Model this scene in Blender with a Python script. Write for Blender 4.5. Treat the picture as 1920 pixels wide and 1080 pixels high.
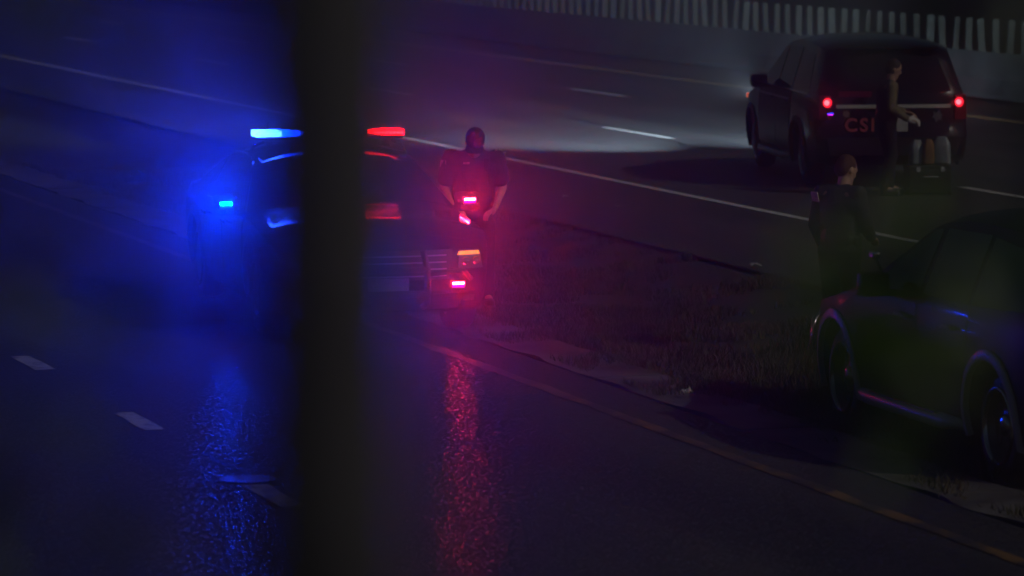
import bpy, bmesh, math, random
import numpy as np
from mathutils import Vector, Matrix, Euler, noise
random.seed(7); rng = np.random.default_rng(7)
for o in list(bpy.data.objects): bpy.data.objects.remove(o)
SC = bpy.context.scene; COL = SC.collection
R = math.radians

# ------------------------------------------------------------------ camera
CAM_H = 3.7
PITCH = math.atan(750 / 7330)
cam = bpy.data.cameras.new('camera'); camo = bpy.data.objects.new('camera', cam); COL.objects.link(camo)
camo.location = (0, 0, CAM_H); camo.rotation_euler = (math.pi / 2 - PITCH, 0, 0)
cam.sensor_width = 36; cam.lens = 36 * 7330 / 1920
cam.clip_start = .05; cam.clip_end = 2000
cam.dof.use_dof = True; cam.dof.focus_distance = 32.5; cam.dof.aperture_fstop = 2.9
SC.camera = camo
# ------------------------------------------------------------------ sky, moon-dim sun, exposure
SUN_EL, SUN_AZ = R(34), R(122)          # azimuth clockwise from +Y: light from the right, a little behind
W = bpy.data.worlds.new('World'); SC.world = W; W.use_nodes = True
nt = W.node_tree; bg = nt.nodes['Background']
sky = nt.nodes.new('ShaderNodeTexSky'); sky.sky_type = 'NISHITA'; sky.sun_disc = False
sky.sun_elevation = SUN_EL; sky.sun_rotation = SUN_AZ
nt.links.new(sky.outputs[0], bg.inputs[0]); bg.inputs[1].default_value = .009
sl = bpy.data.lights.new('sun', 'SUN'); sl.energy = .68; sl.angle = R(.5); sl.color = (1, .9, .78)
so = bpy.data.objects.new('sun', sl); COL.objects.link(so)
sd = Vector((math.sin(SUN_AZ) * math.cos(SUN_EL), math.cos(SUN_AZ) * math.cos(SUN_EL), math.sin(SUN_EL)))
so.rotation_euler = sd.to_track_quat('Z', 'Y').to_euler(); so.location = (30, -20, 40)
SC.view_settings.view_transform = 'Standard'; SC.view_settings.look = 'None'
SC.view_settings.exposure = 0; SC.view_settings.gamma = 1; SC.view_settings.use_curve_mapping = False
SC.render.engine = 'CYCLES'
cy = SC.cycles
cy.use_denoising = True; cy.denoiser = 'OPENIMAGEDENOISE'
cy.max_bounces = 5; cy.diffuse_bounces = 2; cy.glossy_bounces = 3; cy.transmission_bounces = 2
cy.volume_bounces = 0; cy.transparent_max_bounces = 6; cy.use_light_tree = True
cy.sample_clamp_direct = 0; cy.sample_clamp_indirect = 1.0; cy.caustics_reflective = False; cy.caustics_refractive = False
cy.blur_glossy = .5; cy.use_adaptive_sampling = False

# ------------------------------------------------------------------ materials
def mat(name, col, rough=.6, metal=0, var=0, scale=8, bump=0, bscale=60, spec=.5, col2=None, coat=0):
    m = bpy.data.materials.new(name); m.use_nodes = True
    n = m.node_tree.nodes; l = m.node_tree.links; b = n['Principled BSDF']
    b.inputs['Base Color'].default_value = (*col, 1); b.inputs['Roughness'].default_value = rough
    b.inputs['Metallic'].default_value = metal; b.inputs['Specular IOR Level'].default_value = spec
    if coat: b.inputs['Coat Weight'].default_value = coat; b.inputs['Coat Roughness'].default_value = .06
    tc = n.new('ShaderNodeTexCoord')
    if var or col2:
        nz = n.new('ShaderNodeTexNoise'); nz.inputs['Scale'].default_value = scale; nz.inputs['Detail'].default_value = 6
        l.new(tc.outputs['Object'], nz.inputs['Vector'])
        rp = n.new('ShaderNodeValToRGB'); c2 = col2 or tuple(c * (1 + var) for c in col)
        rp.color_ramp.elements[0].position = .36; rp.color_ramp.elements[1].position = .66
        c1 = col if col2 else tuple(c * (1 - var) for c in col)
        rp.color_ramp.elements[0].color = (*c1, 1); rp.color_ramp.elements[1].color = (*c2, 1)
        l.new(nz.outputs[0], rp.inputs[0]); l.new(rp.outputs[0], b.inputs['Base Color'])
    if bump:
        nb = n.new('ShaderNodeTexNoise'); nb.inputs['Scale'].default_value = bscale; nb.inputs['Detail'].default_value = 3
        l.new(tc.outputs['Object'], nb.inputs['Vector'])
        bp = n.new('ShaderNodeBump'); bp.inputs['Strength'].default_value = bump; bp.inputs['Distance'].default_value = .02
        l.new(nb.outputs[0], bp.inputs['Height']); l.new(bp.outputs[0], b.inputs['Normal'])
    return m
def emis(name, col, s):
    m = bpy.data.materials.new(name); m.use_nodes = True
    n = m.node_tree.nodes; b = n['Principled BSDF']
    b.inputs['Base Color'].default_value = (*[min(1, c) * .3 for c in col], 1); b.inputs['Roughness'].default_value = .2
    b.inputs['Emission Color'].default_value = (*col, 1); b.inputs['Emission Strength'].default_value = s
    return m
def asphalt(name, c1, c2, rough, spec=.3, wet=False):
    m = mat(name, c1, rough, spec=spec)
    n = m.node_tree.nodes; l = m.node_tree.links; b = n['Principled BSDF']
    tc = n.new('ShaderNodeTexCoord')
    def nz(sc, det=5):
        q = n.new('ShaderNodeTexNoise'); q.inputs['Scale'].default_value = sc; q.inputs['Detail'].default_value = det
        l.new(tc.outputs['Object'], q.inputs['Vector']); return q
    big = nz(.9, 4)                       # wheel tracks and stains drawn out along the road
    mpg = n.new('ShaderNodeMapping'); mpg.vector_type = 'TEXTURE'; mpg.inputs['Rotation'].default_value = (0, 0, math.atan(2510 / math.hypot(7330, 750))); mpg.inputs['Scale'].default_value = (1, 7, 1)
    l.new(tc.outputs['Object'], mpg.inputs['Vector']); l.new(mpg.outputs[0], big.inputs['Vector'])
    _, fine, grit = None, nz(66, 3), nz(14, 4)
    mx = n.new('ShaderNodeMix'); mx.data_type = 'RGBA'; mx.inputs[6].default_value = (*c1, 1); mx.inputs[7].default_value = (*c2, 1)
    mp = n.new('ShaderNodeMapRange'); mp.inputs[1].default_value = .35; mp.inputs[2].default_value = .68
    l.new(big.outputs[0], mp.inputs[0]); l.new(mp.outputs[0], mx.inputs[0])
    m2 = n.new('ShaderNodeMix'); m2.data_type = 'RGBA'; m2.blend_type = 'MULTIPLY'; m2.inputs[0].default_value = .8
    mp2 = n.new('ShaderNodeMapRange'); mp2.inputs[1].default_value = .3; mp2.inputs[2].default_value = .7; mp2.inputs[3].default_value = .55; mp2.inputs[4].default_value = 1.35
    l.new(grit.outputs[0], mp2.inputs[0]); l.new(mx.outputs[2], m2.inputs[6]); l.new(mp2.outputs[0], m2.inputs[7]); l.new(m2.outputs[2], b.inputs['Base Color'])
    mr = n.new('ShaderNodeMapRange'); mr.inputs[1].default_value = .35; mr.inputs[2].default_value = .7; mr.inputs[3].default_value = rough - .1; mr.inputs[4].default_value = rough + .15
    l.new(big.outputs[0], mr.inputs[0]); l.new(mr.outputs[0], b.inputs['Roughness'])
    if wet:                              # scattered damp stones that glint
        vo = n.new('ShaderNodeTexVoronoi'); vo.inputs['Scale'].default_value = 75; l.new(tc.outputs['Object'], vo.inputs['Vector'])
        sx = n.new('ShaderNodeSeparateColor'); l.new(vo.outputs['Color'], sx.inputs[0])
        gt = n.new('ShaderNodeMath'); gt.operation = 'GREATER_THAN'; gt.inputs[1].default_value = .86; l.new(sx.outputs[0], gt.inputs[0])
        mm = n.new('ShaderNodeMix'); mm.data_type = 'FLOAT'; l.new(gt.outputs[0], mm.inputs[0]); l.new(mr.outputs[0], mm.inputs[2]); mm.inputs[3].default_value = .2
        l.new(mm.outputs[0], b.inputs['Roughness'])
        ms = n.new('ShaderNodeMix'); ms.data_type = 'FLOAT'; l.new(gt.outputs[0], ms.inputs[0]); ms.inputs[2].default_value = .1; ms.inputs[3].default_value = .3; l.new(ms.outputs[0], b.inputs['Specular IOR Level'])
    bp = n.new('ShaderNodeBump'); bp.inputs['Strength'].default_value = .3; bp.inputs['Distance'].default_value = .008
    l.new(fine.outputs[0], bp.inputs['Height']); l.new(bp.outputs[0], b.inputs['Normal'])
    return m
def worn(name, col, under, amount, scale):
    m = mat(name, col, .55)
    n = m.node_tree.nodes; l = m.node_tree.links; b = n['Principled BSDF']
    tc = n.new('ShaderNodeTexCoord'); q = n.new('ShaderNodeTexNoise'); q.inputs['Scale'].default_value = scale; q.inputs['Detail'].default_value = 7; q.inputs['Roughness'].default_value = .7
    l.new(tc.outputs['Object'], q.inputs['Vector']); rp = n.new('ShaderNodeValToRGB')
    rp.color_ramp.elements[0].position = amount; rp.color_ramp.elements[1].position = amount + .1
    rp.color_ramp.elements[0].color = (*under, 1); rp.color_ramp.elements[1].color = (*col, 1)
    l.new(q.outputs[0], rp.inputs[0]); l.new(rp.outputs[0], b.inputs['Base Color'])
    return m
BLUE = (0, .028, 1); RED = (1, .006, .075)
M = dict(
    asphalt=asphalt('wet asphalt', (.035, .035, .038), (.06, .058, .058), .8, .12, True),
    asphalt_far=asphalt('grey asphalt', (.075, .075, .08), (.11, .11, .11), .6),
    shoulder=asphalt('shoulder asphalt', (.055, .052, .05), (.09, .086, .08), .7),
    patch=asphalt('patched asphalt', (.08, .08, .09), (.12, .12, .12), .45),
    seal=mat('crack sealant', (.008, .008, .008), .5),
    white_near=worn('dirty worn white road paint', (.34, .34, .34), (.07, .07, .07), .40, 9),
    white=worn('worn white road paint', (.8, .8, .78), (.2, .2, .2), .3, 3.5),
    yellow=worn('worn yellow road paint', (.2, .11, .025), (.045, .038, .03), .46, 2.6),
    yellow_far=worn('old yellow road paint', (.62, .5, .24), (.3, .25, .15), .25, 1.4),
    concrete=mat('gutter concrete', (.035, .03, .025), .9, col2=(.14, .135, .13), scale=1.6, bump=.25, bscale=40),
    barrier=mat('barrier concrete', (.14, .14, .14), .85, var=.3, scale=1.1, bump=.3, bscale=14),
    paddle=mat('faded green-grey plastic', (.13, .145, .13), .6, var=.25, scale=1.7),
    soil=mat('soil and turf', (.028, .024, .015), .95, col2=(.05, .045, .02), scale=1.2, bump=.6, bscale=9),
    grass=mat('grass blades', (.035, .05, .016), .7, col2=(.12, .085, .035), scale=1.3),
    litter=mat('paper litter', (.36, .36, .35), .8, var=.1),
    black_paint=mat('black car paint', (.005, .005, .007), .14, coat=.5, var=.15, scale=30),
    dark_paint=mat('dark blue-grey car paint', (.007, .007, .010), .4, spec=.06, coat=.04, var=.1, scale=30),
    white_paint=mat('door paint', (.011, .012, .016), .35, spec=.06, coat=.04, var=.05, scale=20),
    glass=mat('tinted glass', (.004, .004, .005), .04, spec=.6),
    plastic=mat('black trim plastic', (.018, .018, .02), .5, bump=.1, bscale=200),
    trim=mat('satin grey trim', (.48, .48, .52), .32),
    chrome=mat('chrome', (.6, .6, .62), .12, metal=1),
    silver=mat('satin trim bar', (.5, .5, .46), .35),
    rubber=mat('tyre rubber', (.016, .016, .018), .5, bump=.2, bscale=80),
    steel=mat('steel wheel', (.16, .16, .17), .28, metal=.4),
    lens_clear=mat('clear lens', (.12, .12, .13), .08),
    lens_red=mat('dark red lens', (.12, .006, .006), .15),
    lens_blue=mat('dark blue lens', (.005, .01, .09), .15),
    plate=mat('licence plate', (.45, .45, .43), .5),
    red_vinyl=mat('dull red reflective vinyl', (.45, .08, .065), .5),
    grey_vinyl=mat('grey vinyl', (.12, .12, .11), .5),
    skin=mat('skin', (.5, .29, .2), .55, var=.12, scale=25),
    hair=mat('short reddish hair', (.085, .034, .016), .7, var=.4, scale=60, bump=.5, bscale=150),
    hair_dark=mat('dark hair', (.03, .018, .012), .7, var=.4, scale=60),
    uniform=mat('navy uniform cloth', (.035, .034, .045), .85, var=.25, scale=14, bump=.9, bscale=15),
    uniform2=mat('black jacket cloth', (.026, .024, .03), .8, var=.25, scale=14, bump=.9, bscale=15),
    trousers=mat('dark trousers cloth', (.015, .015, .02), .9, var=.2, scale=12, bump=.9, bscale=15),
    tan=mat('olive tan shirt cloth', (.2, .165, .085), .85, var=.2, scale=14, bump=.9, bscale=15),
    leather=mat('black leather', (.01, .01, .01), .45),
    patch_cloth=mat('embroidered patch', (.62, .55, .42), .8, var=.45, scale=70),
    glove=mat('white glove', (.6, .6, .57), .7),
    paper_bag=mat('brown paper bag', (.22, .12, .05), .85, var=.2, scale=9, bump=.4, bscale=20),
    plastic_bag=mat('white plastic bag', (.26, .3, .32), .4, var=.2, scale=9, bump=.5, bscale=18),
    wood=mat('weathered wood post', (.045, .043, .052), .85, var=.35, scale=6, bump=.4, bscale=30),
    bark=mat('sapling bark', (.06, .045, .03), .9, var=.3, scale=20, bump=.4, bscale=60),
    leaf=mat('green leaf', (.06, .12, .018), .55, var=.35, scale=7),
    leaf_dull=mat('dull green leaf', (.045, .07, .045), .6, var=.3, scale=7),
    blue_led=emis('blue led', BLUE, 5800), blue_led_added=emis('added blue led', BLUE, 3400), blue_bar=emis('blue lightbar led', BLUE, 85), blue_bar_core=emis('blue lightbar core', (.012, .06, 1), 170),  # second blue led is for an added, unseen lamp on the sedan
    blue_dim=emis('blue side marker led', BLUE, 12),
    red_led=emis('red led', (1, .010, .035), 800), red_bar=emis('red lightbar led', (1, .002, .004), 26), red_bar_core=emis('red lightbar core', (1, .012, .02), 34),
    red_lens=emis('red lit lens', (1, .004, .06), 8), purple_lens=emis('magenta lit lens', (1, .0, .6), 3),
    amber=emis('amber turn signal', (1, .28, .012), 2.4), amber_dim=emis('amber marker', (1, .12, .02), 2.2),
    tail=emis('tail lamp', (1, .010, .03), 3), tail_core=emis('tail lamp core', (1, .06, .08), 10),
    tail_dim=emis('dim tail lamp', (1, .012, .03), 2.5),
)

# ------------------------------------------------------------------ helpers
def obj(name, verts, faces, m, parent=None, smooth=False, kind=None):
    me = bpy.data.meshes.new(name); me.from_pydata([tuple(v) for v in verts], [], faces); me.update()
    if smooth: me.shade_smooth()
    if m: me.materials.append(M[m] if isinstance(m, str) else m)
    o = bpy.data.objects.new(name, me); COL.objects.link(o); o.parent = parent
    if kind: o['kind'] = kind
    return o
def obj_me(name, me, parent=None):
    o = bpy.data.objects.new(name, me); COL.objects.link(o); o.parent = parent; return o
def empty(name, label, cat, loc=(0, 0, 0), rz=0, group=None):
    o = bpy.data.objects.new(name, None); COL.objects.link(o); o.location = loc; o.rotation_euler = (0, 0, rz)
    o['label'] = label; o['category'] = cat
    if group: o['group'] = group
    return o
def tag(o, label, cat, group=None):
    o['label'] = label; o['category'] = cat
    if group: o['group'] = group
    return o
class MB:
    def __init__(s): s.v = []; s.f = []
    def add(s, v, f):
        k = len(s.v); s.v += [tuple(q) for q in v]; s.f += [tuple(i + k for i in q) for q in f]; return s
    def box(s, c, d, rot=None, bev=0):
        bm = bmesh.new(); bmesh.ops.create_cube(bm, size=1)
        bmesh.ops.scale(bm, vec=d, verts=bm.verts)
        if bev: bmesh.ops.bevel(bm, geom=bm.edges[:], offset=bev, segments=2, affect='EDGES', profile=.6)
        mt = Matrix.Translation(c) @ (Euler(rot).to_matrix().to_4x4() if rot else Matrix())
        bm.transform(mt); s.add([v.co for v in bm.verts], [[v.index for v in f.verts] for f in bm.faces]); bm.free(); return s
    def tube(s, pts, rad, n=10, cap=True):
        pts = [Vector(p) for p in pts]; rad = rad if isinstance(rad, (list, tuple)) else [rad] * len(pts)
        k = len(s.v); up = None
        for i, p in enumerate(pts):
            t = (pts[min(i + 1, len(pts) - 1)] - pts[max(i - 1, 0)]).normalized()
            if up is None: up = t.orthogonal().normalized()
            up = (up - t * up.dot(t)).normalized(); b = t.cross(up)
            for j in range(n):
                a = 2 * math.pi * j / n; s.v.append(tuple(p + (up * math.cos(a) + b * math.sin(a)) * rad[i]))
        for i in range(len(pts) - 1):
            for j in range(n):
                a = k + i * n + j; b2 = k + i * n + (j + 1) % n; s.f.append((a, b2, b2 + n, a + n))
        if cap: s.f.append(tuple(k + j for j in range(n))[::-1]); s.f.append(tuple(k + (len(pts) - 1) * n + j for j in range(n)))
        return s
    def ell(s, c, r, rot=None, nu=16, nv=10):
        bm = bmesh.new(); bmesh.ops.create_uvsphere(bm, u_segments=nu, v_segments=nv, radius=1)
        mt = Matrix.Translation(c) @ (Euler(rot).to_matrix().to_4x4() if rot else Matrix()) @ Matrix.Diagonal((*r, 1))
        bm.transform(mt); s.add([v.co for v in bm.verts], [[v.index for v in f.verts] for f in bm.faces]); bm.free(); return s
    def cap(s, a, b, ra, rb, flat=None, ff=1.0, n=14):
        """tapered capsule from a to b; flat: unit direction along which it is squashed by ff"""
        a, b = Vector(a), Vector(b); t = b - a; L = t.length; t = t / L if L else Vector((0, 0, 1)); up = t.orthogonal().normalized(); bb = t.cross(up)
        rings = []
        for q in (-1, -.8, -.45): rings.append((q * ra, ra * math.sqrt(max(0, 1 - q * q))))
        for q in (0, .33, .66, 1): rings.append((q * L, ra + (rb - ra) * q))
        for q in (.45, .8, 1): rings.append((L + q * rb, rb * math.sqrt(max(0, 1 - q * q))))
        vs = []; fs = []
        mid = None
        for d, r in rings:
            for j in range(n):
                an = 2 * math.pi * j / n; off = (up * math.cos(an) + bb * math.sin(an)) * max(r, .0008)
                if flat is not None: off = off - Vector(flat) * off.dot(Vector(flat)) * (1 - ff)
                vs.append(a + t * d + off)
        for i in range(len(rings) - 1):
            for j in range(n): fs.append((i * n + j, i * n + (j + 1) % n, (i + 1) * n + (j + 1) % n, (i + 1) * n + j))
        fs.append(tuple(range(n))[::-1]); fs.append(tuple((len(rings) - 1) * n + j for j in range(n)))
        return s.add(vs, fs)
    def build(s, name, m, parent=None, smooth=False): return obj(name, s.v, s.f, m, parent, smooth)
def evaluated(o, name):
    dg = bpy.context.evaluated_depsgraph_get(); me = bpy.data.meshes.new_from_object(o.evaluated_get(dg)); me.name = name
    return me
def remeshed(mb, name, m, parent, voxel, smooth_it=4, decim=None):
    o = mb.build(name, m, None)
    r = o.modifiers.new('r', 'REMESH'); r.mode = 'VOXEL'; r.voxel_size = voxel; r.use_smooth_shade = True
    s = o.modifiers.new('s', 'SMOOTH'); s.factor = .5; s.iterations = smooth_it
    if decim: d = o.modifiers.new('d', 'DECIMATE'); d.ratio = decim
    me = evaluated(o, name); me.shade_smooth(); old = o.data
    bpy.data.objects.remove(o); bpy.data.meshes.remove(old)
    if not me.materials: me.materials.append(M[m])
    return obj_me(name, me, parent)
def lerp(a, b, t): return a + (b - a) * t
def pw(tab):
    xs = [t[0] for t in tab]; ys = [t[1] for t in tab]
    if xs[0] > xs[-1]: xs, ys = xs[::-1], ys[::-1]
    return lambda x: float(np.interp(x, xs, ys))

# ------------------------------------------------------------------ road frame: s along the road (away), n across (towards the far carriageway)
YAW = math.atan(2510 / math.hypot(7330, 750)); CS, SN = math.cos(YAW), math.sin(YAW); N0 = 9.5245
def W2(s, n, z=0): return (-SN * s + CS * (n + N0), CS * s + SN * (n + N0), z)
def sn_of(x, y): return (-SN * x + CS * y, CS * x + SN * y - N0)
def sstep(a, b, x):
    t = min(1, max(0, (x - a) / (b - a))); return t * t * (3 - 2 * t)
def terrain(s, n):
    z = -.0
    if 1.1 < n < 4.9: z -= .14 * sstep(1.1, 2.2, n) * (1 - sstep(3.6, 4.9, n))
    if n < -7.0: z += 2.3 * sstep(7.0, 9.6, -n)
    if n > 21.6: z -= .05
    return z
def pix(x, y, z0=0):
    """ground point seen at a photograph pixel (used while laying out)"""
    f = 7330; d = Vector((( x - 960) / f, math.cos(PITCH) + math.sin(PITCH) * (540 - y) / f, -math.sin(PITCH) + math.cos(PITCH) * (540 - y) / f))
    t = (z0 - CAM_H) / d.z; return (d.x * t, d.y * t, z0)

# ------------------------------------------------------------------ ground
sg = sorted(set([-60, -40, -25, -15] + list(np.arange(-10, 66, 1.5)) + list(range(66, 130, 6)) + [140, 170, 220, 300, 420, 700, 1100]))
ng = sorted(set([-500, -300, -180, -120, -80, -50, -35, -25, -18, -14, -12, -11] + list(np.arange(-10.4, -6.6, .3)) + [-6, -4, -2, 0, .6] + list(np.arange(1, 5.2, .25)) + [7, 10, 14, 18, 21, 22, 26, 32, 40, 55, 80, 120, 200, 350, 600]))
V = [];F = []
for i, s in enumerate(sg):
    for n in ng:
        z = terrain(s, n) - .03
        if 1.3 < n < 4.6 and s < 66: z += .035 * noise.noise(Vector((s * .8, n * .8, 0)))
        V.append(W2(s, n, z))
k = len(ng)
for i in range(len(sg) - 1):
    for j in range(k - 1): F.append((i * k + j, i * k + j + 1, (i + 1) * k + j + 1, (i + 1) * k + j))
ground = obj('ground', V, F, 'soil', smooth=True, kind='structure')

def strip(name, s0, s1, n0, n1, z, m, parent=None, ds=4.0, jit=0, kind=None, thick=0):
    c = max(1, int((s1 - s0) / ds)); V = []; F = []
    for i in range(c + 1):
        s = lerp(s0, s1, i / c); a = jit * noise.noise(Vector((s * 1.7, n0, 3))); b = jit * noise.noise(Vector((s * 1.7, n1, 9)))
        V += [W2(s, n0 + a, z), W2(s, n1 + b, z)]
    for i in range(c): F.append((2 * i, 2 * i + 1, 2 * i + 3, 2 * i + 2))
    if thick:
        k = len(V); V += [(x, y, z - thick) for x, y, z in V]
        for i in range(c): F += [(2 * i, 2 * i + 2, k + 2 * i + 2, k + 2 * i), (2 * i + 1, k + 2 * i + 1, k + 2 * i + 3, 2 * i + 3)]
        F += [(0, k, k + 1, 1), (2 * c, 2 * c + 1, k + 2 * c + 1, k + 2 * c)]
    return obj(name, V, F, m, parent, kind=kind)
near = strip('near_road', -40, 320, -6.9, .52, 0, 'asphalt', kind='structure', ds=6)
far = strip('far_road', -40, 420, 4.95, 20.4, 0, 'asphalt_far', kind='structure', ds=6)
strip('shoulder_strip', -40, 420, 4.9, 7.45, .004, 'shoulder', far, ds=1.0, jit=.03)
strip('median_side_shoulder', -40, 420, 18.6, 20.4, .004, 'shoulder', far)
strip('edge_line', -40, 320, 7.6, 7.74, .009, 'white', far, ds=8)
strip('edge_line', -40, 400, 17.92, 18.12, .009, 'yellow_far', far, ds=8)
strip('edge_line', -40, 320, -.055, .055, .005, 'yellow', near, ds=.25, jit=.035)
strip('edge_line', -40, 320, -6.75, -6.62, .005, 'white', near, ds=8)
for i in range(-2, 12):                      # 3.05 m lane dashes, 12.8 m apart, on the far carriageway
    s = 54.0 + 12.9 * i; strip('lane_dash', s, s + 2.9, 11.29, 11.44, .009, 'white', far)
    s = 65.2 + 13.0 * i; strip('lane_dash', s, s + 2.9, 14.74, 14.90, .009, 'white', far)
for i in range(-4, 22):                      # short dotted lane line on the near road
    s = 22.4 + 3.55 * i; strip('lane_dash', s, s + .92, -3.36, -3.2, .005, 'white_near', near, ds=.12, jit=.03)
def blob(name, cx, cy, rx, ry, z, m, parent, seed):   # flat irregular repair patch
    V = [(cx, cy, z)]; n = 26
    for i in range(n):
        a = 2 * math.pi * i / n; q = 1 + .18 * noise.noise(Vector((math.cos(a) * 1.3, math.sin(a) * 1.3, seed))); V.append((cx + rx * q * math.cos(a), cy + ry * q * math.sin(a), z))
    return obj(name, V, [(0, i + 1, (i + 1) % n + 1) for i in range(n)], m, parent)
q = pix(465, 900); blob('asphalt_patch', q[0], q[1], .19, .16, .0095, 'patch', near, 3)
def crack(pts, w, parent, z):
    V = []; F = []; P = []
    for a, b in zip(pts[:-1], pts[1:]):
        A, B = Vector(pix(*a)), Vector(pix(*b)); c = max(2, int((B - A).length / .15))
        P += [A.lerp(B, i / c) for i in range(c)]
    P.append(Vector(pix(*pts[-1])))
    for i, p in enumerate(P):
        t = (P[min(i + 1, len(P) - 1)] - P[max(0, i - 1)]).normalized(); nn = Vector((-t.y, t.x, 0)); jj = noise.noise(p * 3) * .05; ww = w * (.6 + .6 * abs(noise.noise(p * 5)))
        V += [tuple(p + nn * (jj - ww) + Vector((0, 0, z))), tuple(p + nn * (jj + ww) + Vector((0, 0, z)))]
    for i in range(len(P) - 1): F.append((2 * i, 2 * i + 1, 2 * i + 3, 2 * i + 2))
    obj('sealed_crack', V, F, 'seal', parent)
crack([(380, 850), (430, 872), (470, 892)], .025, near, .004)
crack([(370, 905), (440, 902)], .02, near, .004)
crack([(980, 398), (1180, 452), (1390, 500), (1535, 540), (1700, 585)], .013, far, .008)
crack([(1000, 205), (1130, 235), (1300, 275)], .02, far, .008)
# concrete gutter slabs between the yellow line and the grass
gut = bpy.data.objects.new('gutter', None); COL.objects.link(gut); gut['kind'] = 'structure'
for i in range(34):
    s = 14 + i * 1.52
    o = strip('concrete_slab', s, s + 1.5, .55, 1.12, .003 + .005 * random.random(), 'concrete', gut, ds=.15, jit=.09, thick=.05)

# ------------------------------------------------------------------ grass on the median
def blades(name, cnt, s0, s1, n0, n1, hmin, hmax, mname, label, seed, clump=.35, prob=None):
    rg = np.random.default_rng(seed); s = rg.uniform(s0, s1, cnt * 3); n = rg.uniform(n0, n1, cnt * 3)
    keep = np.array([noise.noise(Vector((a * 1.1, b * 1.1, seed))) + .5 * noise.noise(Vector((a * 3.1, b * 3.1, seed + 5))) for a, b in zip(s, n)])
    if prob is not None: keep = keep + np.array([prob(a, b) for a, b in zip(s, n)])
    idx = np.argsort(-(keep + rg.uniform(-clump, clump, cnt * 3)))[:cnt]; s, n, keep = s[idx], n[idx], keep[idx]
    x = -SN * s + CS * (n + N0); y = CS * s + SN * (n + N0); z = np.array([terrain(a, b) for a, b in zip(s, n)]) - .03
    h = rg.uniform(hmin, hmax, cnt) * (.8 + .7 * np.clip(keep, -.3, .8)); w = rg.uniform(.003, .0065, cnt)
    a = rg.uniform(0, 2 * np.pi, cnt); lean = rg.uniform(.1, .75, cnt) * h; b = rg.uniform(0, 2 * np.pi, cnt)
    dx, dy = np.cos(a) * w, np.sin(a) * w; lx, ly = np.cos(b) * lean, np.sin(b) * lean
    v = np.empty((cnt, 5, 3)); 
    v[:, 0] = np.stack([x - dx, y - dy, z], 1); v[:, 1] = np.stack([x + dx, y + dy, z], 1)
    v[:, 2] = np.stack([x + dx * .8 + lx * .35, y + dy * .8 + ly * .35, z + h * .6], 1); v[:, 3] = np.stack([x - dx * .8 + lx * .35, y - dy * .8 + ly * .35, z + h * .6], 1)
    v[:, 4] = np.stack([x + lx, y + ly, z + h], 1)
    me = bpy.data.meshes.new(name); me.vertices.add(cnt * 5); me.vertices.foreach_set('co', v.ravel())
    base = np.arange(cnt)[:, None] * 5
    loops = np.concatenate([base + np.array([[0, 1, 2, 3]]), base + np.array([[3, 2, 4]])], 1)
    me.loops.add(cnt * 7); me.loops.foreach_set('vertex_index', loops.ravel().astype(np.int32))
    me.polygons.add(cnt * 2); st = (np.arange(cnt)[:, None] * 7 + np.array([[0, 4]])).ravel(); me.polygons.foreach_set('loop_start', st.astype(np.int32))
    me.update(calc_edges=True); me.validate(); me.materials.append(M[mname])
    o = obj_me(name, me); o['kind'] = 'stuff'; o['label'] = label; o['category'] = 'grass'; return o
blades('grass', 170000, 18, 52, 1.02, 4.85, .03, .085, 'grass', 'patchy dry grass growing on the dark median', 11,
       prob=lambda s, n: .25 - .30 * sstep(3.2, 4.6, n) - .5 * (1 - sstep(.9, 1.35, n)))
blades('grass', 9000, 19, 40, .62, 1.5, .03, .10, 'grass', 'grass tufts creeping over the concrete gutter', 23, clump=.1)
blades('grass', 9000, 20, 30, 1.3, 3.2, .07, .16, 'grass', 'taller weeds around the wheels of the parked vehicle', 31, clump=.15)

# ------------------------------------------------------------------ median barrier with glare paddles
bar = empty('median_barrier', 'long grey concrete median barrier with upright glare paddles along the far road', 'barrier')
prof = [(-.30, 0), (-.30, .08), (-.13, .33), (-.08, .80), (.08, .80), (.13, .33), (.30, .08), (.30, 0)]
NB = 21.0; SEG = 6.1
def seg_mesh():
    V = []; F = []
    for s in (0, SEG - .02):
        for a, z in prof: V.append(Vector(W2(s, a, z)) - Vector(W2(0, 0, 0)))
    k = len(prof)
    for j in range(k - 1): F.append((j, j + 1, j + 1 + k, j + k))
    F += [tuple(range(k))[::-1], tuple(range(k, 2 * k))]
    me = bpy.data.meshes.new('barrier_segment'); me.from_pydata([tuple(v) for v in V], [], F); me.materials.append(M['barrier']); return me
sm = seg_mesh()
for i in range(24):
    o = obj_me('barrier_segment', sm, bar); o.location = W2(18 + i * SEG, NB, 0)
pm = MB(); pm.box((0, 0, .3), (.14, .025, .56), bev=.008); pm.box((0, 0, .015), (.10, .10, .03))
pme = pm.build('glare_paddle', 'paddle', bar); pme.location = W2(40, NB, .80); pme.rotation_euler = (0, 0, YAW + R(18))
for i in range(1, 170):
    o = pme.copy(); COL.objects.link(o); s = 40 + .56 * i; o.location = W2(s, NB, .80)
    o.rotation_euler = (R(random.gauss(0, 2.0)), R(random.gauss(0, 2.0)), YAW + R(18) + R(random.gauss(0, 9)))

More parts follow.
